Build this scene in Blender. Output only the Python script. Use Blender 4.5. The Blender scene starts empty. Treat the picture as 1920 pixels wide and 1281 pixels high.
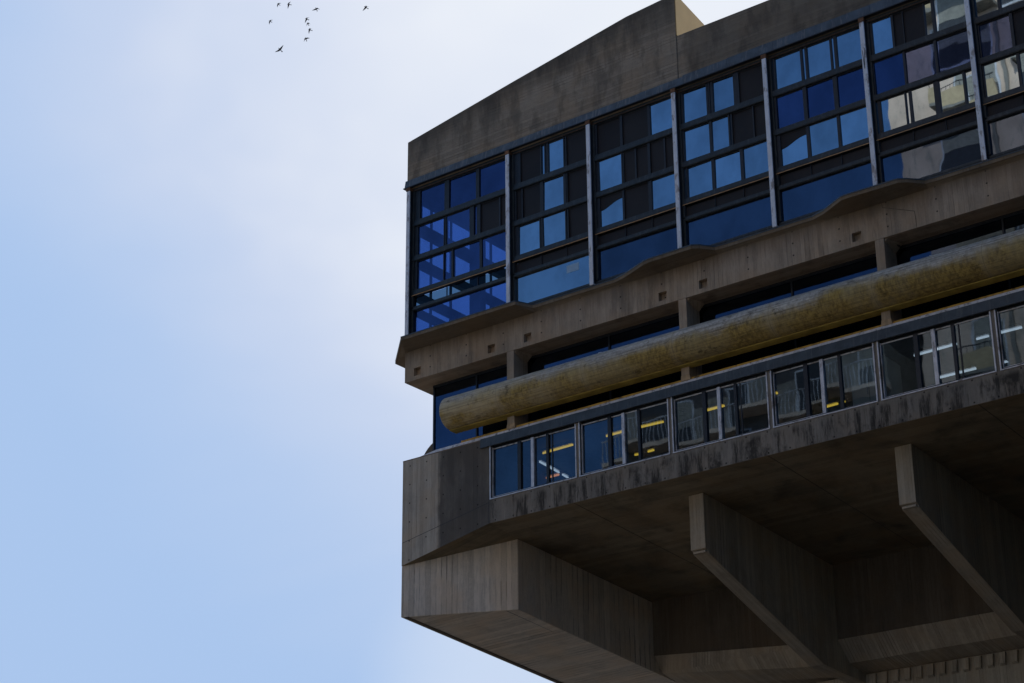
import bpy, bmesh, math, random
from mathutils import Vector, Matrix
random.seed(7)
scene = bpy.context.scene
COL = scene.collection

# ---------------------------------------------------------------- camera
CAM = Vector((35.444, -41.162, 1.6))
Rwc = Matrix(((0.7917, 0.6109, -0.0074), (0.2428, -0.3035, 0.9214), (0.5606, -0.7312, -0.3886)))
cd = bpy.data.cameras.new('camera'); cam = bpy.data.objects.new('camera', cd); COL.objects.link(cam)
cd.sensor_width = 36.0; cd.lens = 70.0; cd.clip_start = 0.1; cd.clip_end = 5000
rq = Rwc.transposed().to_quaternion(); rq.normalize()
cam.matrix_world = Matrix.Translation(CAM) @ rq.to_matrix().to_4x4()
scene.camera = cam
CR = cam.matrix_world.to_3x3()

# ---------------------------------------------------------------- world, sun, exposure
SUN_EL = math.radians(52); SUN_AZ = math.radians(26)      # azimuth from +Y (facade normal points to -Y) towards +X
sun_dir = Vector((math.sin(SUN_AZ)*math.cos(SUN_EL), math.cos(SUN_AZ)*math.cos(SUN_EL), math.sin(SUN_EL)))
w = bpy.data.worlds.new("World"); scene.world = w; w.use_nodes = True
nt = w.node_tree; N = nt.nodes; L = nt.links
bg = N['Background']
sky = N.new('ShaderNodeTexSky'); sky.sky_type = 'NISHITA'; sky.sun_disc = False
sky.sun_elevation = SUN_EL; sky.sun_rotation = SUN_AZ
sky.air_density = 1.0; sky.dust_density = 0.6; sky.ozone_density = 2.2; sky.altitude = 30
def wn(t, **k):
    n = N.new(t)
    for a, b in k.items(): setattr(n, a, b)
    return n
tc = wn('ShaderNodeTexCoord')
def wdot(v):
    d = wn('ShaderNodeVectorMath', operation='DOT_PRODUCT'); L.new(tc.outputs['Generated'], d.inputs[0]); d.inputs[1].default_value = v
    return d.outputs['Value']
def wmap(s, a, b, c, d):
    m = wn('ShaderNodeMapRange', interpolation_type='SMOOTHSTEP'); L.new(s, m.inputs[0])
    for i, v in enumerate((a, b, c, d)): m.inputs[i+1].default_value = v
    return m.outputs[0]
# thin veil cloud on the sun's side of the sky, broken up by noise
veil_dir = (CR @ Vector(((1380-960)/3733.3, (640+80)/3733.3, -1))).normalized()
nz = wn('ShaderNodeTexNoise'); nz.inputs['Scale'].default_value = 2.6; nz.inputs['Detail'].default_value = 4; nz.inputs['Roughness'].default_value = .55
nz.inputs['Distortion'].default_value = .4
mp = wn('ShaderNodeMapping'); mp.inputs['Scale'].default_value = (1, 1, 2.2); L.new(tc.outputs['Generated'], mp.inputs[0]); L.new(mp.outputs[0], nz.inputs['Vector'])
add = wn('ShaderNodeMath', operation='MULTIPLY_ADD'); L.new(nz.outputs['Fac'], add.inputs[0]); add.inputs[1].default_value = .07; L.new(wdot(veil_dir), add.inputs[2])
glow = wmap(add.outputs[0], 0.946, 1.030, 0.0, .86)
veil = wmap(add.outputs[0], 0.995, 1.046, 0.0, 1.0)
front = wmap(wdot(Vector((-0.75, 0.52, 0.36)).normalized()), 0.22, 0.80, 0.0, 1.0)   # haze in the sun's half of the sky
def wmix(f, a, b):
    m = wn('ShaderNodeMix', data_type='RGBA'); 
    if hasattr(f, 'default_value'): L.new(f, m.inputs[0])
    else: m.inputs[0].default_value = f
    for s, i in ((a, 6), (b, 7)):
        if isinstance(s, tuple): m.inputs[i].default_value = s
        else: L.new(s, m.inputs[i])
    return m.outputs[2]
deep = wn('ShaderNodeMix', data_type='RGBA', blend_type='MULTIPLY'); deep.inputs[0].default_value = 1.0
L.new(sky.outputs[0], deep.inputs[6]); deep.inputs[7].default_value = (.52, .72, .92, 1)
hz = wmix(front, deep.outputs[2], (3.4, 4.75, 7.1, 1))
veil2 = wmap(wdot((CR @ Vector(((1000-960)/3733.3, (640-1330)/3733.3, -1))).normalized()), .9955, 1.0, 0.0, .45)
cl = wmix(veil2, wmix(veil, wmix(glow, hz, (5.7, 6.15, 7.35, 1)), (7.3, 7.6, 8.1, 1)), (6.6, 7.1, 7.9, 1))
L.new(cl, bg.inputs['Color']); bg.inputs['Strength'].default_value = 0.10

sl = bpy.data.lights.new('sun', 'SUN'); so = bpy.data.objects.new('sun', sl); COL.objects.link(so)
sl.energy = 3.2; sl.angle = math.radians(0.5); sl.color = (1, .95, .87)
so.rotation_euler = (-sun_dir).to_track_quat('-Z', 'Y').to_euler(); so.location = (20, 60, 80)
scene.view_settings.view_transform = 'Standard'; scene.view_settings.look = 'None'
scene.view_settings.exposure = 0.25; scene.view_settings.gamma = 1.0
scene.view_settings.use_curve_mapping = False

# ---------------------------------------------------------------- materials
class Mat:
    def __init__(s, name):
        s.m = bpy.data.materials.new(name); s.m.use_nodes = True; s.nt = s.m.node_tree
        s.b = s.nt.nodes['Principled BSDF']; s.out = s.nt.nodes['Material Output']
        s.tc = s.n('ShaderNodeTexCoord')
        s.sep = s.n('ShaderNodeSeparateXYZ'); s.k(s.tc.outputs['Object'], s.sep.inputs[0])
    def n(s, t, **k):
        n = s.nt.nodes.new(t)
        for a, b in k.items(): setattr(n, a, b)
        return n
    def k(s, a, b): s.nt.links.new(a, b)
    def put(s, inp, v):
        if isinstance(v, (int, float, tuple)): inp.default_value = v
        else: s.k(v, inp)
    def math(s, op, a, b=0.0, c=0.0, clamp=False):
        m = s.n('ShaderNodeMath', operation=op); m.use_clamp = clamp
        s.put(m.inputs[0], a); s.put(m.inputs[1], b)
        if len(m.inputs) > 2: s.put(m.inputs[2], c)
        return m.outputs[0]
    def noise(s, scale, detail=4, rough=.55, sc=(1, 1, 1), dist=0):
        mp = s.n('ShaderNodeMapping'); mp.inputs['Scale'].default_value = sc; s.k(s.tc.outputs['Object'], mp.inputs[0])
        t = s.n('ShaderNodeTexNoise'); s.k(mp.outputs[0], t.inputs['Vector'])
        t.inputs['Scale'].default_value = scale; t.inputs['Detail'].default_value = detail
        t.inputs['Roughness'].default_value = rough; t.inputs['Distortion'].default_value = dist
        return t.outputs['Fac']
    def ramp(s, v, a, b, c=0.0, d=1.0):
        m = s.n('ShaderNodeMapRange', interpolation_type='SMOOTHSTEP'); s.put(m.inputs[0], v)
        for i, x in enumerate((a, b, c, d)): m.inputs[i+1].default_value = x
        return m.outputs[0]
    def mix(s, f, a, b, mode='MIX'):
        m = s.n('ShaderNodeMix', data_type='RGBA', blend_type=mode)
        s.put(m.inputs[0], f)
        for v, i in ((a, 6), (b, 7)):
            if isinstance(v, tuple): m.inputs[i].default_value = v + ((1,) if len(v) == 3 else ())
            else: s.k(v, m.inputs[i])
        return m.outputs[2]
    def bump(s, h, strength=.3, dist=.02):
        b = s.n('ShaderNodeBump'); s.k(h, b.inputs['Height']); b.inputs['Strength'].default_value = strength; b.inputs['Distance'].default_value = dist
        return b.outputs[0]

def concrete(name, base, boards='x', width=.11, streak=.5, dirt=.5, holes=None, moss=0.0, patch=None, seam=.55, under='y'):
    """board-marked concrete; boards 'x' = vertical boards laid side by side along x+y, 'z' = horizontal boards"""
    M = Mat(name); x, y, z = M.sep.outputs
    u = z if boards == 'z' else M.math('ADD', x, M.math('MULTIPLY', y, .73))
    ge = M.n('ShaderNodeNewGeometry'); gs = M.n('ShaderNodeSeparateXYZ'); M.k(ge.outputs['True Normal'], gs.inputs[0])
    flat = M.math('GREATER_THAN', M.math('ABSOLUTE', gs.outputs[2]), .7)
    uu = y if under == 'y' else x
    u = M.math('ADD', M.math('MULTIPLY', u, M.math('SUBTRACT', 1.0, flat)), M.math('MULTIPLY', uu, flat))
    u = M.math('MULTIPLY_ADD', M.noise(.8, 2), .05, u)
    q = M.math('DIVIDE', u, width); fl = M.math('FLOOR', q); fr = M.math('FRACT', q)
    wn_ = M.n('ShaderNodeTexWhiteNoise', noise_dimensions='1D'); M.k(fl, wn_.inputs['W'])
    edge = M.math('MINIMUM', fr, M.math('SUBTRACT', 1.0, fr))
    line = M.ramp(edge, 0.02, .14, 1.0, 0.0)
    wn2 = M.n('ShaderNodeTexWhiteNoise', noise_dimensions='1D'); M.k(M.math('ADD', fl, 51.3), wn2.inputs['W'])
    line = M.math('MULTIPLY', line, M.ramp(wn2.outputs['Value'], *((.1, .6) if seam > .95 else (.35, .9))))
    line = M.math('MULTIPLY', line, M.ramp(M.noise(1.1, 4), .36, .62))
    base = (base[0]*1.01, base[1]*.985, base[2]*.93)
    dk = tuple(c*.55 for c in base); lt = tuple(min(1, c*1.28) for c in base)
    c = M.mix(wn_.outputs['Value'], tuple(v*.80 for v in base), tuple(v*1.16 for v in base))
    c = M.mix(M.math('MULTIPLY', M.ramp(M.noise(14, 6, .7), .35, .7), .35), c, lt)
    grain = M.noise(5, 5, .65, (1, 1, 9) if boards == 'z' else (5, 5, .5))
    grain2 = M.noise(4, 6, .7, (.5, 6, 1) if under == 'y' else (6, .5, 1))
    grain = M.math('ADD', M.math('MULTIPLY', grain, M.math('SUBTRACT', 1.0, flat)), M.math('MULTIPLY', grain2, flat))
    c = M.mix(M.math('MULTIPLY', M.ramp(grain, .42, .72), .45), c, dk)
    c = M.mix(M.math('MULTIPLY', line, seam), c, tuple(v*.25 for v in base))
    # large blotches and runs of dirt
    bl = M.ramp(M.noise(.55, 5, .6, dist=.6), .45, .7)
    c = M.mix(M.math('MULTIPLY', bl, dirt), c, tuple(v*.42 for v in base))
    st = M.ramp(M.noise(2.2, 5, .62, (1, 1, .16)), .5, .72)
    c = M.mix(M.math('MULTIPLY', st, streak), c, tuple(v*.3 for v in base))
    warm = M.ramp(M.noise(.9, 3), .4, .65)
    c = M.mix(M.math('MULTIPLY', warm, .35), c, (base[0]*1.12, base[1]*.93, base[2]*.72))
    if moss:
        ms = M.ramp(M.noise(3.2, 5, .7, (.6, .6, .25)), .42, .62)
        c = M.mix(M.math('MULTIPLY', ms, moss), c, (.20, .135, .032))
    if patch: c = patch(M, c, x, y, z)
    if holes:
        hx, hz, ox, oz = holes
        a = M.math('SUBTRACT', M.math('FRACT', M.math('DIVIDE', M.math('SUBTRACT', x, ox), hx)), .5)
        b = M.math('SUBTRACT', M.math('FRACT', M.math('DIVIDE', M.math('SUBTRACT', z, oz), hz)), .5)
        a = M.math('MULTIPLY', a, hx); b = M.math('MULTIPLY', b, hz)
        d = M.math('SQRT', M.math('ADD', M.math('MULTIPLY', a, a), M.math('MULTIPLY', b, b)))
        c = M.mix(M.ramp(d, .018, .03, .85, 0), c, (.02, .018, .016))
    M.k(c, M.b.inputs['Base Color']); M.b.inputs['Roughness'].default_value = .88
    M.b.inputs['Specular IOR Level'].default_value = .25
    hgt = M.math('SUBTRACT', M.math('MULTIPLY_ADD', wn_.outputs['Value'], .35, M.noise(22, 5, .6)), line)
    M.k(M.bump(hgt, .45, .012), M.b.inputs['Normal'])
    return M.m

def plain(name, col, rough=.6, var=.25, metal=0.0, vs=6, dirt=None, dsc=(1, 1, 1), bump=.1):
    M = Mat(name)
    c = M.mix(M.ramp(M.noise(vs, 5, .6), .3, .7), tuple(v*(1-var) for v in col), tuple(min(1, v*(1+var)) for v in col))
    if dirt: c = M.mix(M.math('MULTIPLY', M.ramp(M.noise(4.5, 6, .68, dsc), .52, .66), .8), c, dirt)
    M.k(c, M.b.inputs['Base Color']); M.b.inputs['Roughness'].default_value = rough; M.b.inputs['Metallic'].default_value = metal
    if bump: M.k(M.bump(M.noise(30, 4), bump, .005), M.b.inputs['Normal'])
    return M.m

def glass(name, tint, trans, refl_mix, wav=.5):
    """architectural glass: tinted mirror coat over tinted see-through pane"""
    M = Mat(name); nt_ = M.nt; nt_.nodes.remove(M.b)
    g = M.n('ShaderNodeBsdfGlossy'); g.inputs['Roughness'].default_value = 0.015
    t = M.n('ShaderNodeBsdfTransparent'); t.inputs['Color'].default_value = trans + (1,)
    oi = M.n('ShaderNodeObjectInfo')
    v = M.ramp(oi.outputs['Random'], 0, 1, .86, 1.1)
    hs = M.n('ShaderNodeHueSaturation'); hs.inputs['Color'].default_value = tint + (1,); M.k(v, hs.inputs['Value'])
    film = M.ramp(M.noise(.9, 6, .65, (1, 1, .7)), .35, .7, 1.06, .80)
    c = M.mix(1.0, hs.outputs[0], (1, 1, 1), 'MULTIPLY')
    mm = M.n('ShaderNodeVectorMath', operation='SCALE'); M.k(c, mm.inputs[0]); M.k(film, mm.inputs['Scale'])
    M.k(mm.outputs[0], g.inputs['Color'])
    loc = M.n('ShaderNodeVectorMath', operation='ADD'); M.k(M.tc.outputs['Object'], loc.inputs[0])
    sc = M.n('ShaderNodeVectorMath', operation='SCALE'); M.k(oi.outputs['Random'], sc.inputs[0]); sc.inputs['Scale'].default_value = 37.0
    M.k(sc.outputs[0], loc.inputs[1])
    nzz = M.n('ShaderNodeTexNoise'); nzz.inputs['Scale'].default_value = .9; nzz.inputs['Detail'].default_value = 1.5; M.k(loc.outputs[0], nzz.inputs['Vector'])
    M.k(M.bump(nzz.outputs['Fac'], wav, .02), g.inputs['Normal'])
    mx = M.n('ShaderNodeMixShader'); mx.inputs[0].default_value = refl_mix
    M.k(t.outputs[0], mx.inputs[1]); M.k(g.outputs[0], mx.inputs[2]); M.k(mx.outputs[0], M.out.inputs['Surface'])
    return M.m

def emit(name, col, s):
    M = Mat(name); M.b.inputs['Base Color'].default_value = (.8, .8, .8, 1)
    M.b.inputs['Emission Color'].default_value = col + (1,); M.b.inputs['Emission Strength'].default_value = s
    return M.m

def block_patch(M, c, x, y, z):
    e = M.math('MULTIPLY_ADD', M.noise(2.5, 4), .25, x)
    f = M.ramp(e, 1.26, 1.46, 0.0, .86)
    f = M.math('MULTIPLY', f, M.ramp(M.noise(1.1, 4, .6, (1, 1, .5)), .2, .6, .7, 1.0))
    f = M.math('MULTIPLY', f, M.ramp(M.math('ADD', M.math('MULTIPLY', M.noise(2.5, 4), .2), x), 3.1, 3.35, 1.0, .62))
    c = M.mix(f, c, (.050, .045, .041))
    # black runs on the strip below the windows
    low = M.math('MULTIPLY', M.ramp(z, 18.75, 18.95, 1.0, 0.0), M.ramp(x, 2.9, 3.2))
    r = M.math('MAXIMUM', M.ramp(M.noise(3.4, 6, .72, (1, 1, .14)), .47, .60), M.ramp(M.noise(.9, 5, .7, (1, 1, .6)), .50, .62))
    return M.mix(M.math('MULTIPLY', M.math('MULTIPLY', low, r), .85), c, (.022, .019, .016))
def beam_patch(M, c, x, y, z):
    g = M.ramp(M.math('MULTIPLY_ADD', M.noise(2.4, 6, .7, (1, 1, .12)), .9, z), 24.0, 24.75, 0.0, .75)
    c = M.mix(g, c, (.115, .078, .045))
    r = M.math('MULTIPLY', M.ramp(M.noise(1.1, 6, .7, (1, 1, .2)), .52, .66), .45)
    return M.mix(r, c, (.10, .085, .07))
def parapet_patch(M, c, x, y, z):
    f = M.ramp(x, 9.95, 10.3, 0.0, .45)
    c = M.mix(f, c, (.055, .050, .042))
    dz = M.math('SUBTRACT', M.math('MULTIPLY_ADD', M.math('MINIMUM', x, 8.15), .163, 31.16), z)
    e = M.math('ADD', dz, M.math('MULTIPLY', M.noise(2.2, 7, .75, (1, 1, .15)), -1.6))
    c = M.mix(M.math('MULTIPLY', M.ramp(e, -.85, .25, .72, 0.0), M.ramp(x, 9.6, 10.0, 1.0, 0.0)), c, (.062, .054, .044))
    t = M.ramp(M.noise(1.6, 5, .65, (1, 1, .35)), .47, .62)
    return M.mix(M.math('MULTIPLY', t, .45), c, (.05, .043, .036))
def seam_patch(x0, z0, x1, z1):
    return None
BASE = (.235, .195, .155)
m_parapet = concrete('parapet_concrete', (.29, .245, .195), 'z', .10, .30, .35, patch=parapet_patch, seam=.8)
m_beam = concrete('beam_concrete', (.38, .31, .24), 'x', .13, .45, .35, holes=(1.35, .34, .2, 23.30), seam=.6, patch=beam_patch)
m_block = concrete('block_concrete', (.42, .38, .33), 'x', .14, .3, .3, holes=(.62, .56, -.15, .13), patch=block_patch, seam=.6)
m_endbeam = concrete('end_beam_concrete', (.66, .60, .53), 'x', .19, .25, .22, seam=1.0)
m_bracket = concrete('bracket_concrete', (.42, .37, .30), 'x', .10, .25, .25, seam=.9, under='x')
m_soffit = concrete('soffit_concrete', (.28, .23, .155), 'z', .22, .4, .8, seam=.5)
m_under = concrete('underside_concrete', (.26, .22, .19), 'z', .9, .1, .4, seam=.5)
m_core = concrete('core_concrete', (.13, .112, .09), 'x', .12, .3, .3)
m_ledge = concrete('ledge_concrete', (.19, .155, .115), 'x', .3, .3, .45)

def tube_material():
    M = Mat('tube_concrete'); x, y, z = M.sep.outputs
    base = M.mix(M.ramp(M.noise(9, 6, .7), .3, .7), (.36, .33, .28), (.66, .61, .52))
    lng = M.ramp(M.noise(3, 7, .75, (.12, 3, 9)), .42, .62)
    base = M.mix(M.math('MULTIPLY', lng, .6), base, (.15, .135, .11))
    ez = M.math('MULTIPLY_ADD', M.noise(.6, 6, .7), 1.0, z)
    msk = M.ramp(ez, 22.14, 22.50, 1.0, 0.0)
    fib = M.ramp(M.noise(11, 8, .78, (1, 1, .30)), .30, .70)
    yel = M.mix(fib, (.14, .088, .018), (.52, .355, .08))
    yel = M.mix(M.math('MULTIPLY', M.ramp(M.noise(.7, 4), .45, .62), .45), yel, (.42, .35, .19))
    c = M.mix(M.math('MULTIPLY', msk, .92), base, yel)
    tan = M.math('MULTIPLY', M.ramp(M.math('MULTIPLY_ADD', M.noise(.8, 5), 6.0, x), 5.0, 11.0, .75, .0), M.ramp(M.noise(2.5, 6, .7, (.5, 1, 1)), .35, .6))
    c = M.mix(tan, c, (.56, .46, .29))
    dk = M.ramp(M.noise(3.2, 8, .78, (.8, 1, 1)), .54, .66)
    c = M.mix(M.math('MULTIPLY', dk, .7), c, (.06, .045, .022))
    c = M.mix(M.math('MULTIPLY', M.ramp(M.noise(3.5, 7, .75, (.10, 3, 8)), .47, .60), .38), c, (.07, .055, .03))
    pj = M.math('ABSOLUTE', M.math('SUBTRACT', M.math('FRACT', M.math('DIVIDE', M.math('SUBTRACT', x, 2.3), 2.92)), .5))
    c = M.mix(M.math('MULTIPLY', M.ramp(M.math('MULTIPLY_ADD', M.noise(2, 5), .12, pj), .05, .13, 1, 0), .35), c, (.46, .38, .25))
    c = M.mix(M.ramp(pj, .0015, .004, .3, 0), c, (.04, .035, .02))
    drip = M.math('MULTIPLY', M.ramp(z, 22.02, 22.15, 0, 1), M.ramp(M.noise(1.3, 5, .7, (1, 1, .5)), .5, .62))
    c = M.mix(M.math('MULTIPLY', drip, .45), c, (.09, .085, .075))
    M.k(c, M.b.inputs['Base Color']); M.b.inputs['Roughness'].default_value = .85; M.b.inputs['Specular IOR Level'].default_value = .25
    M.k(M.bump(M.noise(16, 6, .7), .5, .02), M.b.inputs['Normal'])
    return M.m
m_tube = tube_material()

m_flash = plain('flashing_metal', (.052, .068, .085), .5, .3, 0.0, 3, (.17, .16, .15), (4, 1, .35))
m_flash2 = plain('window_head_metal', (.040, .056, .070), .5, .25, 0.0, 3, (.075, .09, .10), (3, 1, .4))
m_frame = plain('frame_paint', (.015, .022, .026), .45, .3, 0.0, 5, (.045, .055, .06), (3, 3, .6))
m_framed = plain('sash_paint', (.010, .013, .018), .45, .3)
m_mull = plain('mullion_paint', (.66, .69, .74), .5, .08, 0.0, 3, (.22, .17, .14), (1.2, 1.2, .5))
m_rust = plain('rust', (.16, .075, .035), .9, .4)
m_seal = plain('sealant', (.42, .25, .12), .7, .2)
m_alu = plain('aluminium', (.62, .62, .64), .42, .15, .3, 4, (.18, .14, .11), (1, 1, .4))
m_ochre = plain('ochre_render', (.33, .225, .095), .9, .06, 0, 2, bump=.2)
m_lip = plain('tube_lip_stain', (.42, .30, .06), .85, .3, 0, 2)
m_sillp = plain('ochre_sill', (.50, .28, .04), .8, .3, 0, 2, (.07, .045, .02), (1, 1, 1))
m_cap = plain('cap_mortar', (.62, .61, .62), .8, .2, 0, 3, (.14, .12, .11), (2, 2, 2))
m_capdark = plain('cap_edge', (.20, .145, .10), .9, .3)
m_white = plain('column_foot', (.42, .30, .18), .9, .3)
m_int = plain('interior_dark', (.05, .055, .065), .9, .2)
m_intw = plain('interior_wall', (.12, .13, .15), .9, .15)
m_ceil = plain('interior_ceiling', (.16, .17, .18), .9, .1)
m_cream = plain('cream_cabinet', (.80, .74, .60), .6, .08, 0, 2, bump=0)
m_paper = plain('paper', (.30, .46, .62), .8, .05)
m_bird = plain('bird_feathers', (.035, .03, .03), .8, .4)

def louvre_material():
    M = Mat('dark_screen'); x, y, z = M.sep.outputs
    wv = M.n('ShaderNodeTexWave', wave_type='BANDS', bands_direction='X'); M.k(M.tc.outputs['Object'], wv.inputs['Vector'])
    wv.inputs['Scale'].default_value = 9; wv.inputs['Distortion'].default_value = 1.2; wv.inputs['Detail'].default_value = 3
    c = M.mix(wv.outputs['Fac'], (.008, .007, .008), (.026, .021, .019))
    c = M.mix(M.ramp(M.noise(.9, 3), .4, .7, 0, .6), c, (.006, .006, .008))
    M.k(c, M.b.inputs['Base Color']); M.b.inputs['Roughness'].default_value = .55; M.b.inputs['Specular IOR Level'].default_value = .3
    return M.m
m_louv = louvre_material()

g_light = glass('light_glass', (.48, .59, .66), (.3, .35, .4), .93, .12)
g_deep = glass('deep_glass', (.21, .27, .50), (.21, .37, .76), .46, .15)
g_end = glass('end_glass', (.3, .3, .5), (.25, .42, .80), .3, .1)
g_base = glass('lower_pane_glass', (.20, .255, .35), (.16, .26, .50), .55, .15)
g_low = glass('lower_window_glass', (.27, .36, .45), (.42, .50, .56), .30, .10)
g_rec = glass('recess_glass', (.12, .17, .27), (.22, .24, .28), .55, .15)
g_teal = glass('strip_glass', (.1, .12, .13), (.42, .58, .60), .25, .3)

# ---------------------------------------------------------------- mesh helpers
class MB:
    def __init__(s): s.bm = bmesh.new()
    def face(s, pts):
        return s.bm.faces.new([s.bm.verts.new(p) for p in pts])
    def hexa(s, a, b):
        """a: 4 points of one end, b: 4 points of the other (same order)"""
        va = [s.bm.verts.new(p) for p in a]; vb = [s.bm.verts.new(p) for p in b]
        n = len(va)
        s.bm.faces.new(va); s.bm.faces.new(vb[::-1])
        for i in range(n): s.bm.faces.new([va[i], vb[i], vb[(i+1) % n], va[(i+1) % n]][::-1])
        return va + vb
    def box(s, x0, x1, y0, y1, z0, z1):
        return s.hexa([(x0, y0, z0), (x1, y0, z0), (x1, y0, z1), (x0, y0, z1)], [(x0, y1, z0), (x1, y1, z0), (x1, y1, z1), (x0, y1, z1)])
    def prism_x(s, prof, x0, x1): s.hexa([(x0, y, z) for y, z in prof], [(x1, y, z) for y, z in prof])
    def prism_y(s, prof, y0, y1): s.hexa([(x, y0, z) for x, z in prof], [(x, y1, z) for x, z in prof])
    def prism_z(s, prof, z0, z1): s.hexa([(x, y, z0) for x, y in prof], [(x, y, z1) for x, y in prof])
    def cyl(s, p, q, r, seg=12, r2=None):
        p = Vector(p); q = Vector(q); d = (q-p).normalized(); u = d.orthogonal().normalized(); v = d.cross(u)
        r2 = r if r2 is None else r2
        A = [p + u*r*math.cos(t) + v*r*math.sin(t) for t in [2*math.pi*i/seg for i in range(seg)]]
        B = [q + u*r2*math.cos(t) + v*r2*math.sin(t) for t in [2*math.pi*i/seg for i in range(seg)]]
        s.hexa(A, B)
    def build(s, name, mat, parent=None, bevel=0.0, smooth=False, loc=None):
        bmesh.ops.remove_doubles(s.bm, verts=s.bm.verts, dist=1e-5)
        bmesh.ops.recalc_face_normals(s.bm, faces=s.bm.faces)
        me = bpy.data.meshes.new(name); s.bm.to_mesh(me); s.bm.free()
        me.materials.append(mat)
        if smooth:
            for p in me.polygons: p.use_smooth = True
        o = bpy.data.objects.new(name, me); COL.objects.link(o)
        if parent: o.parent = parent
        if bevel:
            b = o.modifiers.new('bevel', 'BEVEL'); b.width = bevel; b.segments = 2; b.limit_method = 'ANGLE'; b.angle_limit = math.radians(40)
        return o

def empty(name, loc, label, cat, group=None):
    o = bpy.data.objects.new(name, None); COL.objects.link(o); o.location = loc; o.empty_display_size = .5
    tag(o, label, cat, group); return o
def tag(o, label, cat, group=None):
    o['label'] = label; o['category'] = cat
    if group: o['group'] = group
def wall_holes(mb, x0, x1, z0, z1, y, holes, depth):
    """front wall face with rectangular recessed pockets (holes: xa,xb,za,zb)"""
    xs = sorted({x0, x1, *[h[0] for h in holes], *[h[1] for h in holes]}); zs = sorted({z0, z1, *[h[2] for h in holes], *[h[3] for h in holes]})
    for i in range(len(xs)-1):
        for j in range(len(zs)-1):
            a, b, c, d = xs[i], xs[i+1], zs[j], zs[j+1]; mx, mz = (a+b)/2, (c+d)/2
            inside = [h for h in holes if h[0] < mx < h[1] and h[2] < mz < h[3]]
            if not inside: mb.face([(a, y, c), (b, y, c), (b, y, d), (a, y, d)])
            else:
                Y = y+depth
                mb.face([(a, Y, c), (b, Y, c), (b, Y, d), (a, Y, d)])
                mb.face([(a, y, c), (b, y, c), (b, Y, c), (a, Y, c)]); mb.face([(a, y, d), (a, Y, d), (b, Y, d), (b, y, d)])
                mb.face([(a, y, c), (a, Y, c), (a, Y, d), (a, y, d)]); mb.face([(b, y, c), (b, y, d), (b, Y, d), (b, Y, c)])

XR = 27.2        # right end of what is built
# ---------------------------------------------------------------- ground
g = MB(); g.face([(-2500, -2500, 0), (2500, -2500, 0), (2500, 2500, 0), (-2500, 2500, 0)])
mg = plain('ground_paving', (.17, .15, .13), .9, .2, 0, .4)
go = g.build('ground', mg); go['kind'] = 'structure'
g = MB(); g.face([(-3, -75, .004), (160, -75, .004), (160, 60, .004), (-3, 60, .004)])
ro = g.build('bounce_blocker', plain('bounce_blocker_dark', (.045, .045, .047), .9, .3, 0, 3)); ro['kind'] = 'structure'  # unseen dark sheet, added to cut ground bounce onto the bracket sides

# ---------------------------------------------------------------- the library
lib = empty('library_building', (0, 0, 0), 'board-marked concrete library block jutting overhead with blue glass bands and a yellow-stained concrete tube', 'building')

# parapet: tall wedge on the left, lower run on the right
p = MB()
top = [(-.06, 31.16), (4.0, 31.83), (8.15, 32.49), (9.42, 32.58), (9.82, 32.60)]
bot = 29.50
front = [(-.06, -.06, bot)] + [(9.82, -.06, bot)] + [(x, -.06, z) for x, z in top[::-1]]
back = [(-.06, 5.0, bot)] + [(9.82, 5.0, bot)] + [(x, 5.0, z-1.0) for x, z in top[::-1]]
p.hexa(front, back)
p.build('parapet_wall', m_parapet, lib, .02)
p = MB(); p.box(9.823, XR, -.035, .30, 29.50, 31.22); p.build('parapet_wall', m_parapet, lib, .02)
p = MB(); p.hexa([(9.822, -.058, 31.222), (9.822, -.058, 32.60), (9.822, 5, 31.60), (9.822, 5, 31.222)], [(9.85, -.058, 31.222), (9.85, -.058, 32.60), (9.85, 5, 31.60), (9.85, 5, 31.222)])
o = p.build('side_wall', m_ochre, lib); o['label'] = 'ochre rendered side of the raised parapet in sunlight'
p = MB(); p.box(9.85, XR, .30, 22, 30.6, 30.75); p.build('roof', m_under, lib)
p = MB(); p.box(12.42, 12.75, .42, .8, 31.0, 31.45); p.build('chimney', plain('brick_red', (.25, .10, .07), .9), lib)
# flashing strip in lengths
x = -.09; k = 0
p = MB()
while x < XR:
    e = min(XR, x + 1.45 + random.uniform(-.02, .02))
    zt = 29.80 + (.05 if 9.8 < x else 0) + random.uniform(-.01, .01)
    p.hexa([(x, -.145, 29.545), (e-.006, -.145, 29.545), (e-.006, -.10, zt), (x, -.10, zt)], [(x, -.01, 29.545), (e-.006, -.01, 29.545), (e-.006, -.01, zt), (x, -.01, zt)])
    x = e
p.build('flashing', m_flash, lib)
p = MB(); p.box(-.13, XR, -.165, .02, 29.515, 29.542); p.build('drip_edge', m_framed, lib)

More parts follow.
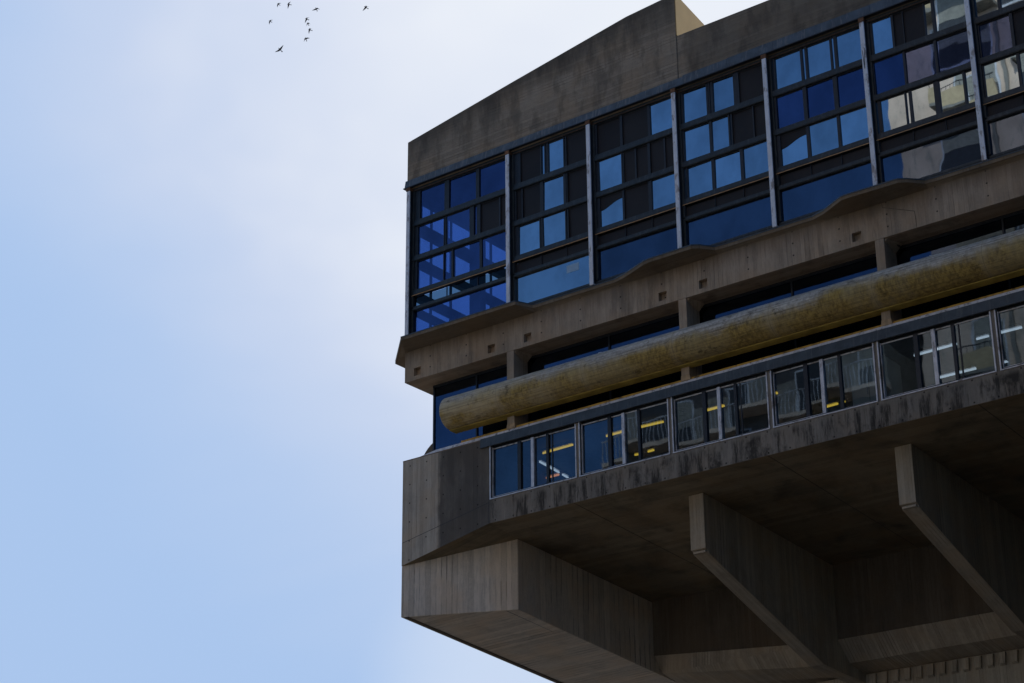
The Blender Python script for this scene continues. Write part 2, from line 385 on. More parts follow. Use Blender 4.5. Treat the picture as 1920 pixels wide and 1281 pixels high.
# ---- upper window bays
MX = [0.0, 3.80, 6.71, 9.62, 12.54, 15.49, 18.42, 21.35, 24.28, 27.2]
rows = [(28.40, 29.40), (27.22, 28.21), (26.09, 27.045)]
T = 'L D K'.split()
PAN = [
 # bay 0
 [[(.075, .335, 'D'), (.385, .665, 'D'), (.70, .992, 'D')],
  [(.055, .325, 'D'), (.335, .345, 'D'), (.355, .60, 'D'), (.645, .672, 'D'), (.71, .90, 'K'), (.915, .992, 'K')],
  [(.05, .325, 'D'), (.335, .41, 'D'), (.43, .70, 'D'), (.725, .992, 'D')], 'D'],
 [[(.11, .37, 'K'), (.385, .42, 'L'), (.435, .45, 'L'), (.475, .665, 'L'), (.68, .695, 'L'), (.71, .985, 'K')],
  [(.05, .12, 'K'), (.135, .36, 'K'), (.40, .66, 'L'), (.695, .705, 'L'), (.715, .985, 'K')],
  [(.075, .345, 'L'), (.36, .37, 'L'), (.39, .675, 'L'), (.69, .705, 'L'), (.72, .985, 'K')], 'L'],
 [[(.05, .335, 'K'), (.365, .675, 'K'), (.705, .99, 'L')],
  [(.06, .335, 'L'), (.35, .36, 'L'), (.37, .50, 'K'), (.52, .66, 'K'), (.69, .85, 'K'), (.87, .99, 'K')],
  [(.065, .335, 'L'), (.36, .65, 'K'), (.69, .99, 'L')], 'D'],
 [[(.05, .32, 'L'), (.345, .352, 'L'), (.366, .374, 'L'), (.40, .635, 'L'), (.70, .99, 'K')],
  [(.045, .335, 'L'), (.365, .555, 'L'), (.572, .584, 'L'), (.60, .83, 'K'), (.845, .99, 'K')],
  [(.03, .045, 'L'), (.065, .34, 'L'), (.375, .665, 'L'), (.70, .99, 'L')], 'D'],
 [[(.03, .04, 'L'), (.06, .335, 'L'), (.36, .385, 'L'), (.41, .65, 'L'), (.672, .695, 'L'), (.725, .99, 'L')],
  [(.05, .335, 'D'), (.375, .655, 'D'), (.70, .99, 'D')],
  [(.065, .34, 'L'), (.375, .665, 'L'), (.695, .99, 'L')], 'D'],
 [[(.05, .245, 'L'), (.27, .36, 'K'), (.37, .575, 'K'), (.585, .655, 'L'), (.685, .99, 'L')],
  [(.035, .33, 'D'), (.355, .645, 'D'), (.67, .99, 'D')],
  [(.02, .035, 'L'), (.07, .31, 'L'), (.325, .35, 'L'), (.38, .60, 'L'), (.655, .885, 'L'), (.91, .99, 'L')], 'D'],
 [[(.03, .24, 'L'), (.27, .6, 'L'), (.64, .99, 'L')],
  [(.04, .33, 'D'), (.36, .65, 'K'), (.69, .99, 'D')],
  [(.04, .35, 'L'), (.38, .66, 'L'), (.69, .99, 'D')], 'D'],
 [[(.05, .33, 'L'), (.36, .65, 'K'), (.69, .99, 'L')],
  [(.04, .33, 'K'), (.36, .65, 'L'), (.69, .99, 'D')],
  [(.04, .33, 'L'), (.36, .65, 'L'), (.69, .99, 'K')], 'D'],
 [[(.05, .33, 'D'), (.36, .65, 'L'), (.69, .99, 'L')],
  [(.04, .33, 'L'), (.36, .65, 'D'), (.69, .99, 'K')],
  [(.04, .33, 'L'), (.36, .65, 'L'), (.69, .99, 'L')], 'D'],
]
GM = {'L': g_light, 'D': g_deep, 'K': m_louv}
PN = {'L': 'pane', 'D': 'pane', 'K': 'screen_panel'}
def pane(parent, x0, x1, z0, z1, y, mat, name='pane', tilt=0.0, th=.006):
    m = MB(); t = random.uniform(-tilt, tilt); s = random.uniform(-tilt, tilt)
    h = z1-z0; ww = x1-x0
    pts = [(x0, y, z0), (x1, y+s*ww, z0), (x1, y+s*ww+t*h, z1), (x0, y+t*h, z1)]
    m.hexa(pts, [(a, b+th, c) for a, b, c in pts]) if mat is m_louv else m.face(pts)
    return m.build(name, mat, parent)
MW = .13
for bi in range(len(MX)-1):
    a = MX[bi] + MW + .005; b = MX[bi+1] - .005; W = b-a
    f = MB()
    # transoms, two-stepped so that they catch the light as folded metal
    for (z0, z1, yy) in [(28.21, 28.40, -.022), (27.045, 27.22, -.022), (25.92, 26.09, -.022), (25.43, 25.555, -.02), (29.40, 29.512, -.01), (24.41, 24.50, -.02)]:
        f.box(a, b, yy, .135, z0, z1)
        f.box(a, b, yy-.012, yy, z0+.015, z0+(z1-z0)*.5)
    f.box(a, a+.07, -.02, .14, 24.53, 29.40); f.box(b-.002, b+.16, .072, .14, 24.40, 29.50)
    fr = f.build('window', m_frame, lib, .006)
    s = MB()
    for ri, (z0, z1) in enumerate(rows):
        prev = a+.07
        for q in PAN[bi][ri]:
            x0, x1 = a+W*q[0], a+W*q[1]
            if x0-prev > .004:
                s.box(prev, x0, .018+random.uniform(-.008, .008), .135, z0, z1)
            prev = x1
            pane(fr, x0+.001, x1-.001, z0+.002, z1-.002, .055, GM[q[2]], PN[q[2]], .012)
        if b-prev > .004: s.box(prev, b, .018, .135, z0, z1)
        s.box(a+.07, b, .035, .05, z1-.03, z1-.003)
    # strip between the sash rows and the bottom pane
    strip_x = [a+.07, a+W*.36, a+W*.68, b]
    for j in range(3):
        pane(fr, strip_x[j]+.02, strip_x[j+1]-.02, 25.585, 25.86, .05, g_teal if bi == 0 else m_louv, 'pane' if bi == 0 else 'screen_panel', 0)
        s.box(strip_x[j]-.0, strip_x[j]+.018, .02, .06, 25.56, 25.90)
    s.build('sash_bars', m_framed, fr, .004)
    c = MB(); c.box(a+.02, b, -.046, -.038, 25.895, 25.918); c.build('seal_line', m_seal, fr)
    c = MB(); c.box(a+.02, b, -.034, -.028, 29.41, 29.418); c.build('seal_line', m_rust, fr)
    k = PAN[bi][3]
    pane(fr, a+.068, b+.002, 24.50, 25.42, .06, GM[k] if k == 'L' or bi == 0 else g_base, 'pane', .006)
    if bi in (2, 4):      # dark curved reflection painted as a flat shape over one pane
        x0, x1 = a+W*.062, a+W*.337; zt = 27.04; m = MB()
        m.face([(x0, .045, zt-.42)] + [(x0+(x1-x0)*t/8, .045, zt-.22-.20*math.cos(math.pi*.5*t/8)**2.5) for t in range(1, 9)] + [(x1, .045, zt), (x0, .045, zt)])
        m.build('pane_reflection', m_louv, fr)
    if bi == 1:
        c = MB(); c.box(5.80, 6.22, .050, .053, 25.06, 25.29); c.build('paper_sheet', m_paper, fr)
# mullions
for i, mx in enumerate(MX[:-1]):
    m = MB(); m.box(mx, mx+MW, -.15, .07, 24.36, 29.40); mo = m.build('mullion', m_mull, lib, .01)
    m = MB(); m.box(mx-.012, mx+MW+.012, -.16, .0, 29.402, 29.514); m.build('bracket', m_rust, mo)
    m = MB(); m.box(mx+MW+.001, mx+MW+.008, -.12, .06, 24.40, 29.40); m.build('edge_strip', m_framed, mo)
    if i == 5:
        m = MB(); m.cyl((mx+.03, -.152, 28.55), (mx+.06, -.156, 28.0), .008, 6); m.cyl((mx+.06, -.156, 28.0), (mx+.10, -.152, 28.6), .008, 6); m.build('wire_loop', m_framed, mo)

# return facade on the left (end wall of glass, seen through the blue corner bay)
f = MB()
for z0, z1 in [(29.2, 29.5), (28.10, 28.45), (27.0, 27.28), (25.88, 26.14), (25.40, 25.60), (24.4, 24.6)]:
    f.box(.01, .20, .09, 11.7, z0, z1)
for yy in (2.9, 5.8, 8.7, 11.6):
    f.box(.012, .42, yy, yy+.30, 24.4, 29.5)
for yy in (.95, 1.9, 3.9, 4.8, 6.8, 7.7):
    f.box(.02, .09, yy, yy+.05, 24.4, 29.5)
ew = f.build('window', m_frame, lib)
for yy in (.06, 3.0, 6.0, 9.0):
    m = MB(); m.face([(.05, yy, 24.4), (.05, yy+3.0 if yy > 1 else 3.0, 24.4), (.05, yy+3.0 if yy > 1 else 3.0, 29.5), (.05, yy, 29.5)]); m.build('pane', g_end, ew)
# floors, ceiling and back wall of the reading room
m = MB(); m.box(.22, XR, .16, 16, 29.45, 29.49); m.build('ceiling', m_int, lib)
m = MB(); m.box(.02, XR, .16, 16, 24.2, 24.34); m.build('floor', m_int, lib)
m = MB(); m.box(4.2, XR, 2.2, 2.3, 24.36, 29.44); m.build('partition', m_int, lib)
m = MB(); m.box(4.0, 4.1, .15, 14, 24.36, 29.44); m.build('partition', m_int, lib)

# ---- ledge with jogs in plan
zL0, zL1 = 24.225, 24.345
out = [(-1.0, .60), (.30, -.66), (4.50, -.64), (4.74, -.06), (7.66, -.06), (8.86, -.60), (10.42, -.62), (10.80, -.06), (13.86, -.06), (14.86, -.66), (16.48, -.60), (16.92, -.06), (19.7, -.06), (20.6, -.62), (22.3, -.62), (22.7, -.06), (25.5, -.06), (26.5, -.6), (XR, -.6)]
out = [(x, y-.05 if abs(y+.06) < .001 else y) for x, y in out]
sm = out[:3]
for i in range(3, len(out)-1):        # soften the corners of the jogs
    (ax, ay), (bx, by), (cx_, cy) = out[i-1], out[i], out[i+1]
    q = .22 if i > 3 else .08
    sm += [(bx+(ax-bx)*q*(.4 if abs(ay-by) < .1 else 1), by+(ay-by)*q), (bx+(ax-bx)*.05, by+(ay-by)*.05+(.0)), (bx+(cx_-bx)*q*(.4 if abs(cy-by) < .1 else 1), by+(cy-by)*q)]
out = sm + [out[-1]]
tp = MB()
for i in range(1, len(out)-1):
    (x0, y0), (x1, y1) = out[i], out[i+1]
    tp.hexa([(x0, y0-.012, 24.318), (x1, y1-.012, 24.318), (x1, y1-.012, 24.352), (x0, y0-.012, 24.352)], [(x0, y0+.05, 24.318), (x1, y1+.05, 24.318), (x1, y1+.05, 24.352), (x0, y0+.05, 24.352)])
tp.build('ledge_flashing', m_flash2, lib)
tp = MB()
o2 = out + [(XR, .08), (.0, .08), (.0, 12.0), (-1.0, 12.0)]
tp.prism_z(o2, zL0, zL1)
tp.build('ledge', m_ledge, lib, .012)
# sloping underside of the ledge running back to the beam face
tp = MB()
def under(pt): 
    x, y = pt
    return (max(-.09, x + (.25 if x < .2 else 0)), .0, 24.13)
inn = [(-.09, .9), (-.09, -.003), (4.55, -.003)]
for i in range(len(out)-1):
    (x0, y0), (x1, y1) = out[i], out[i+1]
    q0 = (x0, min(y0+.03, -.003) if x0 > -.5 else y0, zL0-.002); q1 = (x1, min(y1+.03, -.003), zL0-.002)
    if x0 < -.5: tp.face([(-.93, .62, zL0-.002), (.31, -.60, zL0-.002), (-.09, -.003, 24.17), (-.09, .9, 24.17)]); continue
    tp.face([q0, q1, (max(x1, -.09), -.003, 24.15), (max(x0, -.09) if i > 1 else -.09, -.003, 24.15)])
tp.face([(-.93, .62, zL0-.002), (-.09, .9, 24.17), (-.09, 12, 24.17), (-.93, 12, zL0-.002)])
tp.build('ledge_underside', m_ledge, lib)

# ---- spandrel beam with square pockets
PK = [.385, 3.14, 4.44, 8.99, 10.275, 14.85, 20.65, 21.95, 26.4]
b = MB()
wall_holes(b, -.09, XR, 23.20, 24.26, 0.0, [(x-.13, x+.13, 23.33, 23.58) for x in PK], .16)
b.face([(-.09, 0, 23.20), (XR, 0, 23.20), (XR, 1.5, 23.20), (-.09, 12, 23.20)] [:0] or [(-.09, 0, 23.2), (XR, 0, 23.2), (XR, 12, 23.2), (-.09, 12, 23.2)])
b.face([(-.09, 0, 23.2), (-.09, 12, 23.2), (-.09, 12, 24.26), (-.09, 0, 24.26)])
b.face([(-.09, 12, 23.2), (XR, 12, 23.2), (XR, 12, 24.26), (-.09, 12, 24.26)]); b.face([(XR, 0, 23.2), (XR, 12, 23.2), (XR, 12, 24.26), (XR, 0, 24.26)])
b.build('spandrel_beam', m_beam, lib)
b = MB()
jp = [(15.60, 24.15), (15.62, 24.02), (16.47, 23.655), (16.485, 23.42), (16.49, 23.205)]
for (xa, za), (xb, zb) in zip(jp, jp[1:]):
    b.hexa([(xa, -.004, za), (xa+.014, -.004, za+.012), (xb+.014, -.004, zb+.012), (xb, -.004, zb)], [(xa, .003, za), (xa+.014, .003, za+.012), (xb+.014, .003, zb+.012), (xb, .003, zb)])
b.build('joint_groove', m_core, lib)

# ---- recessed storey: columns, glass, tube
CX = [3.82, 9.60, 15.46, 21.3, 27.05]
for cx in CX:
    m = MB(); m.box(cx-.13, cx+.12, .004, .66, 20.9, 23.198)
    m.hexa([(cx+.121, .05, 23.198), (cx+.20, .05, 23.198), (cx+.121, .05, 23.12)], [(cx+.121, .62, 23.198), (cx+.34, .62, 23.198), (cx+.121, .62, 22.98)])
    co = m.build('column', m_beam, lib, .012)
    m = MB(); m.hexa([(cx-.15, -.0, 20.87), (cx+.15, -.0, 20.87), (cx+.124, .0, 21.02), (cx-.134, .0, 21.02)], [(cx-.15, .6, 20.87), (cx+.15, .6, 20.87), (cx+.124, .6, 21.02), (cx-.134, .6, 21.02)]); m.build('foot', m_white, co)
f = MB(); GX, GY = .42, .70
f.box(GX, XR, GY-.02, GY+.08, 23.13, 23.197); f.box(GX, XR, GY-.02, GY+.08, 20.90, 20.96)
ex = [GX, 2.02, 3.78, 6.7, 9.56, 12.5, 15.42, 18.4, 21.26, 24.2, XR-.05]
for x in ex: f.box(x, x+.05, GY-.01, GY+.06, 20.96, 23.13)
f.box(GX-.01, GX+.03, GY+.08, 9, 20.90, 23.19)
rw = f.build('window', m_framed, lib)
for i in range(len(ex)-1): pane(rw, ex[i]+.05, ex[i+1], 20.96, 23.13, GY+.03, g_rec, 'pane', .003)
m = MB(); m.box(.62, XR, 1.9, 9, 20.9, 23.19); m.build('partition', m_int, lib)
# tube: front arc, flat back
m = MB(); r, yc, zc = .485, -.13, 21.74
prof = [(yc + r*math.cos(t), zc + r*math.sin(t)) for t in [math.radians(85 + i*190/28) for i in range(29)]]
prof = [(y, z) for y, z in prof]
prof = [(.002-.02+.10, zc+r-.01)] + prof + [(.10, zc-r+.005), (.10, zc-r+.05)]
m.prism_x(prof, 1.72, XR)
tb = m.build('tube', m_tube, lib); tb['label'] = 'long yellow-stained round concrete tube across the recess'
for pl_ in tb.data.polygons: pl_.use_smooth = len(pl_.vertices) == 4
mod = tb.modifiers.new('bevel', 'BEVEL'); mod.width = .04; mod.segments = 3; mod.limit_method = 'ANGLE'; mod.angle_limit = math.radians(50)
m = MB(); m.box(1.75, XR, -.16, .14, zc-r-.022, zc-r+.004); m.build('tube_lip', m_lip, tb)
m = MB()
for (x, w_, h) in [(6.9, .22, .05), (7.2, .05, .02), (10.9, .12, .03), (11.0, .3, .02), (14.0, .1, .04), (16.8, .12, .05), (18.0, .5, .03)]:
    m.hexa([(x, -.16, zc+r-.005), (x+w_, -.16, zc+r-.005), (x+w_*.8, -.16, zc+r+h), (x+w_*.3, -.16, zc+r+h*1.2)], [(x, -.05, zc+r-.005), (x+w_, -.05, zc+r-.005), (x+w_*.8, -.05, zc+r+h), (x+w_*.3, -.05, zc+r+h*1.2)])
m.build('debris', m_cap, tb)

# ---- lower block
def capz(x): return 20.80
b = MB()
H = [(3.07, XR-.3, 18.94, 20.56)]
b.hexa([(-.11, 0, 17.64), (3.05, 0, 18.27), (3.07, 0, 18.27), (3.07, 0, 20.76), (-.11, 0, 20.76)], [(-.11, .006, 17.64), (3.05, .006, 18.27), (3.07, .006, 18.27), (3.07, .006, 20.76), (-.11, .006, 20.76)])
b.box(3.07, XR, 0, .25, 18.27, 18.94); b.box(3.07, XR, 0, .25, 20.56, 20.76); b.box(XR-.3, XR, 0, .25, 18.94, 20.56)
b.hexa([(-.11, .006, 17.645), (-.11, 9, 17.645), (-.11, 9, 20.76), (-.11, .006, 20.76)], [(-.105, .006, 17.645), (-.105, 9, 17.645), (-.105, 9, 20.76), (-.105, .006, 20.76)])
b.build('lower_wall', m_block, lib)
# bevelled mortar cap and the sill of the recess
b = MB(); b.hexa([(-.115, -.004, 20.745), (-.115, .0, 20.775), (-.115, .36, 20.80), (-.115, .36, 20.745)], [(XR, -.004, 20.745), (XR, .0, 20.775), (XR, .36, 20.80), (XR, .36, 20.745)]); b.build('cap_edge', m_capdark, lib)
b = MB(); b.hexa([(.50, .02, 20.777), (.50, .022, 20.785), (.50, .4, 20.785), (.50, .4, 20.76)], [(1.1, .0, 20.777), (1.1, .035, 20.868), (1.1, .42, 20.868), (1.1, .42, 20.76)])
b.hexa([(1.1, .0, 20.777), (1.1, .035, 20.868), (1.1, .42, 20.868), (1.1, .42, 20.76)], [(XR, -.02, 20.78), (XR, .015, 20.872), (XR, .42, 20.872), (XR, .42, 20.76)])
b.build('sill', m_cap, lib)
b = MB(); b.box(2.0, XR, .05, .40, 20.874, 20.932); b.build('sill_edge', m_sillp, lib)
b = MB(); b.box(.1, XR, .42, .64, 20.70, 20.865); b.build('floor', m_core, lib)
# metal head over the windows
b = MB(); b.hexa([(2.77, -.065, 20.50), (XR, -.065, 20.50), (XR, -.045, 20.775), (2.77, -.045, 20.775)], [(2.77, -.003, 20.50), (XR, -.003, 20.50), (XR, -.003, 20.775), (2.77, -.003, 20.775)])
b.build('window_head', m_flash2, lib, .005)
# lower windows
WX = [3.07, 6.10, 9.09, 12.09, 15.12, 18.22, 21.25, 24.28, XR-.3]
for i in range(len(WX)-1):
    a, b_ = WX[i]+(.03 if i else 0), WX[i+1]-.06
    z0, z1 = 18.945, 20.555; W = b_-a
    f = MB()
    # outer aluminium frame
    f.box(a, a+.035, .0-.012, .14, z0+.03, z1-.01); f.box(b_-.035, b_, -.012, .14, z0+.03, z1-.01)
    f.box(a, b_, -.02, .14, z0, z0+.03)
    f.box(a+W*.475, a+W*.508, .03, .10, z0+.07, z1-.10)
    f.box(a+.06, b_-.04, .085, .10, z1-.13, z1-.095); f.box(a+.06, a+W*.50, .045, .10, z0+.068, z0+.088)
    f.box(b_-W*.32, b_-.05, .045, .10, z0+.068, z0+.080)
    f.box(a+.055, a+.075, .045, .10, z0+.07, z1-.10); f.box(b_-.065, b_-.048, .045, .10, z0+.07, z1-.10)
    wo = f.build('window', m_alu, lib, .003)
    s = MB(); s.box(a+.036, b_-.036, .02, .13, z0+.031, z0+.066); s.box(a+.036, b_-.036, .10, .13, z1-.094, z1-.01)
    s.box(a+.036, a+.054, .02, .13, z0+.066, z1-.094); s.box(b_-.047, b_-.036, .02, .13, z0+.066, z1-.094)
    s.box(a+W*.315, a+W*.352, .05, .12, z0+.066, z1-.094); s.box(a+W*.645, a+W*.672, .055, .12, z0+.066, z1-.094)
    if i % 2 == 0: s.box(a+W*.70, a+W*.712, .09, .12, z0+.066, z1-.094)
    s.build('sash_bars', m_framed, wo)
    for u0, u1 in ((.02, .315), (.352, .475), (.508, .645), (.672, .98)):
        pane(wo, a+W*u0, a+W*u1, z0+.067, z1-.095, .105, g_low, 'pane', .008)
    if i: 
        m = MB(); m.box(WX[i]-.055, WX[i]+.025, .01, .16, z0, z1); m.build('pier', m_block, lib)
# room behind the lower windows
m = MB(); m.box(.15, XR, .27, 7.6, 20.60, 20.66); m.build('ceiling', m_ceil, lib)
m = MB(); m.box(.15, XR, 7.0, 7.1, 18.4, 20.59); m.build('partition', m_intw, lib)
m = MB(); m.box(2.6, 2.7, .28, 7, 18.4, 20.59); m.build('partition', m_intw, lib)
for xx in (5.3, 11.4, 17.4, 23):
    m = MB(); m.box(xx, xx+.35, 1.5, 6.9, 20.22, 20.595); m.build('ceiling_beam', m_intw, lib)
b = MB(); b.hexa([(-.10, -.003, 18.30), (3.03, -.003, 18.86), (3.03, -.003, 18.874), (-.10, -.003, 18.314)], [(-.10, .002, 18.30), (3.03, .002, 18.86), (3.03, .002, 18.874), (-.10, .002, 18.314)]); b.build('joint_groove', m_framed, lib)
b = MB(); b.box(3.03, 3.045, -.003, .002, 18.275, 18.93); b.build('joint_groove', m_framed, lib)
for xx, zt in ((1.22, 20.7), (.42, 20.7)):
    b = MB(); b.box(xx, xx+.006, -.002, .002, 18.5, zt); b.build('joint_groove', m_core, lib)
# ---- wedge soffit, end beam, slab soffit
kS = .06
def zs(y): return 18.27 - kS*y
m = MB()
A, B, C = (-.11, 0, 17.638), (3.05, 0, 18.268), (2.95, 1.41, zs(1.41))
m.face([A, B, C]); m.face([B, (3.05, 1.45, zs(1.45)), C]); m.face([A, (-.11, 1.5, 17.63), (2.95, 1.5, 18.17), C])
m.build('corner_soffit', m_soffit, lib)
m = MB()
ZB = 15.63
top_ = [(-.11, .0, 17.637), (2.95, 1.41, zs(1.41)+.0), (2.95, 8.2, zs(8.2)+.12), (2.95, 14, zs(8.2)), (-.11, 14, 17.6)]
bot_ = [(-.11, .0, 16.15), (2.95, 1.41, 16.15), (2.95, 8.0, 15.68), (2.95, 14, 15.2), (-.11, 14, 15.08)]
m.hexa(top_, bot_)
m.build('end_beam', m_endbeam, lib, .02)
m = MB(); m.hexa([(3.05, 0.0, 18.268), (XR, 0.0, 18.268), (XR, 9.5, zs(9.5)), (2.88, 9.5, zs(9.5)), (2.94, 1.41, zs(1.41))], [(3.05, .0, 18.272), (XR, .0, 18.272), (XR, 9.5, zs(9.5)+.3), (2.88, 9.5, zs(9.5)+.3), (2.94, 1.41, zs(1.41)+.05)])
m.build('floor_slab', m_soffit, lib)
# drip groove along the outer edge and joints across the slab
m = MB(); m.box(3.0, XR, .06, .075, 18.255, 18.262)
m = MB(); m.hexa([(2.62, 1.30, 16.142), (2.635, 1.30, 16.142), (2.635, 12, 15.36), (2.62, 12, 15.36)], [(2.62, 1.30, 16.155), (2.635, 1.30, 16.155), (2.635, 12, 15.375), (2.62, 12, 15.375)]); m.build('joint_groove', m_framed, lib)
m = MB(); m.hexa([(-.02, .05, 16.135), (.10, .10, 16.135), (.10, 12, 15.212), (-.02, 12, 15.212)], [(-.02, .05, 16.16), (.10, .10, 16.16), (.10, 12, 15.36), (-.02, 12, 15.36)]); m.build('drip_groove', m_core, lib)
for xx in (5.9, 11.9, 17.6):
    m = MB(); m.hexa([(xx, .02, 18.262), (xx+.02, .02, 18.262), (xx+.02, 8.1, zs(8.1)-.005), (xx, 8.1, zs(8.1)-.005)], [(xx, .02, 18.27), (xx+.02, .02, 18.27), (xx+.02, 8.1, zs(8.1)+.003), (xx, 8.1, zs(8.1)+.003)]); m.build('joint_groove', m_core, lib)
# ---- tapering brackets
for bx in (8.73, 14.76, 20.75, 26.7):
    wd = .45
    m = MB()
    prof = [(1.27, zs(1.27)+.01), (1.27, 16.70), (1.40, 16.66), (1.42, 16.60), (7.2, 14.74), (10.5, 14.6), (10.5, zs(8.2)+.01), (8.3, zs(8.3)+.01)]
    m.prism_x(prof, bx, bx+wd)
    bo = m.build('bracket_beam', m_bracket, lib, .012)
    m = MB(); m.box(bx+.05, bx+wd-.03, 1.30, 1.39, 16.60, 16.655); m.build('drip_nib', m_bracket, bo)
# ---- core wall and transverse girder
m = MB()
m.hexa([(2.96, 8.1, 16.13), (8.72, 8.1, 15.62), (XR, 8.1, 15.60), (XR, 8.1, zs(8.1)+.02), (2.96, 8.1, zs(8.1)+.02)], [(2.96, 8.5, 16.13), (8.72, 8.5, 15.62), (XR, 8.5, 15.60), (XR, 8.5, zs(8.1)+.02), (2.96, 8.5, zs(8.1)+.02)])
m.build('core_wall', m_core, lib)
m = MB()
m.hexa([(2.97, 8.101, 16.125), (2.97, 8.5, 15.66), (2.97, 9.6, 15.5), (2.97, 9.6, 16.1)], [(8.71, 8.101, 15.615), (8.71, 8.7, 15.05), (8.71, 9.6, 14.9), (8.71, 9.6, 15.6)])
m.hexa([(8.71, 8.101, 15.615), (8.71, 8.7, 15.05), (8.71, 9.6, 14.9), (8.71, 9.6, 15.6)], [(XR, 8.101, 15.595), (XR, 8.7, 15.03), (XR, 9.6, 14.9), (XR, 9.6, 15.6)])
m.box(2.97, XR, 9.6, 9.9, 12.5, 14.895)
m.hexa([(2.97, 9.55, 15.5), (2.97, 14, 15.2), (2.97, 14, 15.5), (2.97, 9.55, 15.8)], [(9.2, 9.55, 14.88), (9.2, 14, 14.6), (9.2, 14, 15.0), (9.2, 9.55, 15.3)])
m.build('girder', m_bracket, lib)
m = MB()
x = 9.35
while x < 17.2: m.hexa([(x, 9.50, 14.86), (x+.20, 9.50, 14.86), (x+.17, 9.50, 14.55), (x, 9.50, 14.55)], [(x, 9.598, 14.86), (x+.2, 9.598, 14.86), (x+.17, 9.598, 14.5), (x, 9.598, 14.5)]); x += .36
m.build('dentil_row', m_bracket, lib)
# body behind the facade, down to the ground: the stem that carries the block
m = MB(); m.box(4.5, 24, 12, 24, 0, 15.0); m.build('core_stem', m_core, lib)
m = MB(); m.prism_z([(XR+.3, 45), (XR+.3, -12), (30.2, -18), (34.3, -30), (75, -30), (75, 45)], 0, 31.0); m.build('light_blocker_wing', m_core, lib)  # unseen wing, added to block light coming from the right
m = MB(); m.box(1, XR, 12.01, 45, 18, 30.6); m.build('rear_block', m_core, lib)
m = MB(); m.box(19.7, 26.5, .5, 12, 0, 18.1); m.build('light_blocker_leg', m_core, lib)  # unseen leg, added to keep light off the right faces of the brackets
# rounded hood on the return side
m = MB()
ar = [(-.12 - .90*math.sin(t), 21.05 + .98*math.cos(t)) for t in [math.radians(a) for a in range(8, 96, 8)]]
m.prism_y([(-.12, 20.98)] + [(-.12, 22.02)] + ar, 1.80, 9.0)
m.build('return_tube', m_core, lib)

# ---------------------------------------------------------------- lamps and cabinet in the lower room
lw = emit('lamp_white', (.8, .9, 1.0), .8); ly = emit('lamp_yellow', (1.0, .62, .06), 1.0); lo = emit('lamp_orange', (1.0, .35, .12), .9)
def un(px, py, z):
    d = CR @ Vector(((px-960)/3733.3, -(py-640.5)/3733.3, -1)); t = (z-CAM.z)/d.z
    return CAM + d*t
LAMPS = [  # end points measured on the ceiling at z
 ((1012, 866), (1048, 886), lw, 'white fluorescent tube running away from the first lower window'),
 ((1055, 890), (1065, 896), lw, 'short white lamp at the right end of the first lower window'),
 ((1018, 850), (1074, 834), ly, 'long pale yellow tube lamp high in the first lower window'),
 ((1019, 898), (1048, 890), lo, 'orange tube lamp low in the first lower window'),
 ((988, 906), (993, 904), lo, 'tiny orange lamp glimpsed left of the mullion of the first lower window'),
 ((1137, 818), (1170, 809), ly, 'yellow tube lamp left in the second lower window'),
 ((1197, 802), (1244, 791), ly, 'yellow tube lamp right in the second lower window'),
 ((1190, 853), (1198, 852), ly, 'small yellow lamp low in the second lower window'),
 ((1215, 847), (1226, 844), ly, 'yellow lamp near the bottom right corner of the second lower window'),
 ((1321, 771), (1358, 761), ly, 'bright yellow tube lamp in the third lower window'),
 ((1453, 738), (1458, 737), ly, 'tiny yellow lamp at the left edge of the fourth lower window'),
 ((1546, 764), (1571, 757), ly, 'yellow tube lamp near the sill of the fourth lower window'),
 ((1579, 755), (1584, 753), ly, 'short yellow lamp left of the cream cabinet'),
 ((1714, 667), (1794, 645), lw, 'long white tube lamp crossing the middle of the fifth lower window'),
 ((1831, 636), (1854, 630), lw, 'short white tube lamp at the upper right of the fifth lower window'),
 ((1763, 708), (1830, 691), lw, 'white tube lamp low in the fifth lower window'),
 ((1872, 625), (1916, 614), lw, 'white tube lamp high in the sixth lower window'),
 ((1881, 680), (1925, 668), lw, 'white tube lamp low in the sixth lower window'),
]
for i, (p0, p1, mt, lab) in enumerate(LAMPS):
    # the ceiling level where the lamp hangs: between the pane and the back wall
    for z in (20.50, 20.15, 19.9, 19.6):
        A = un(*p0, z)
        if A.y > .35: break
    B = un(*p1, z)
    if B.y < .3 or B.y > 6.8: B = Vector((B.x, A.y, z))
    mid = (A+B)/2
    t = empty('tube_lamp', mid, lab, 'lamp', 'tube lamps in the lower rooms')
    m = MB(); m.cyl(A-mid, B-mid, .028, 10); m.build('tube', mt, t)
    m = MB(); h0 = (A-mid)+Vector((0, 0, .04)); h1 = (B-mid)+Vector((0, 0, .04)); d = (h1-h0).normalized().cross(Vector((0, 0, 1)))*.05
    up = Vector((0, 0, .05)); m.hexa([h0-d, h0+d, h0+d+up, h0-d+up], [h1-d, h1+d, h1+d+up, h1-d+up]); m.build('housing', m_alu, t)
    for hh in (h0*.8, h1*.8):
        if z < 20.4:
            m = MB(); m.cyl(hh+up, (hh.x, hh.y, 20.598-mid.z), .006, 6); m.build('hanger', m_framed, t)
cb = empty('wall_cabinet', (14.3, .15, 18.6), 'tall cream cabinet behind the right part of the fourth lower window', 'cabinet')
m = MB(); m.box(-.16, .78, .3, 1.2, 0, 1.72); m.build('body', m_cream, cb, .01)
m = MB(); m.box(.32, .325, .292, .30, .05, 1.68); m.build('door_gap', m_int, cb)
m = MB(); m.cyl((.28, .28, .8), (.28, .28, 1.0), .01, 8); m.build('handle', m_alu, cb)

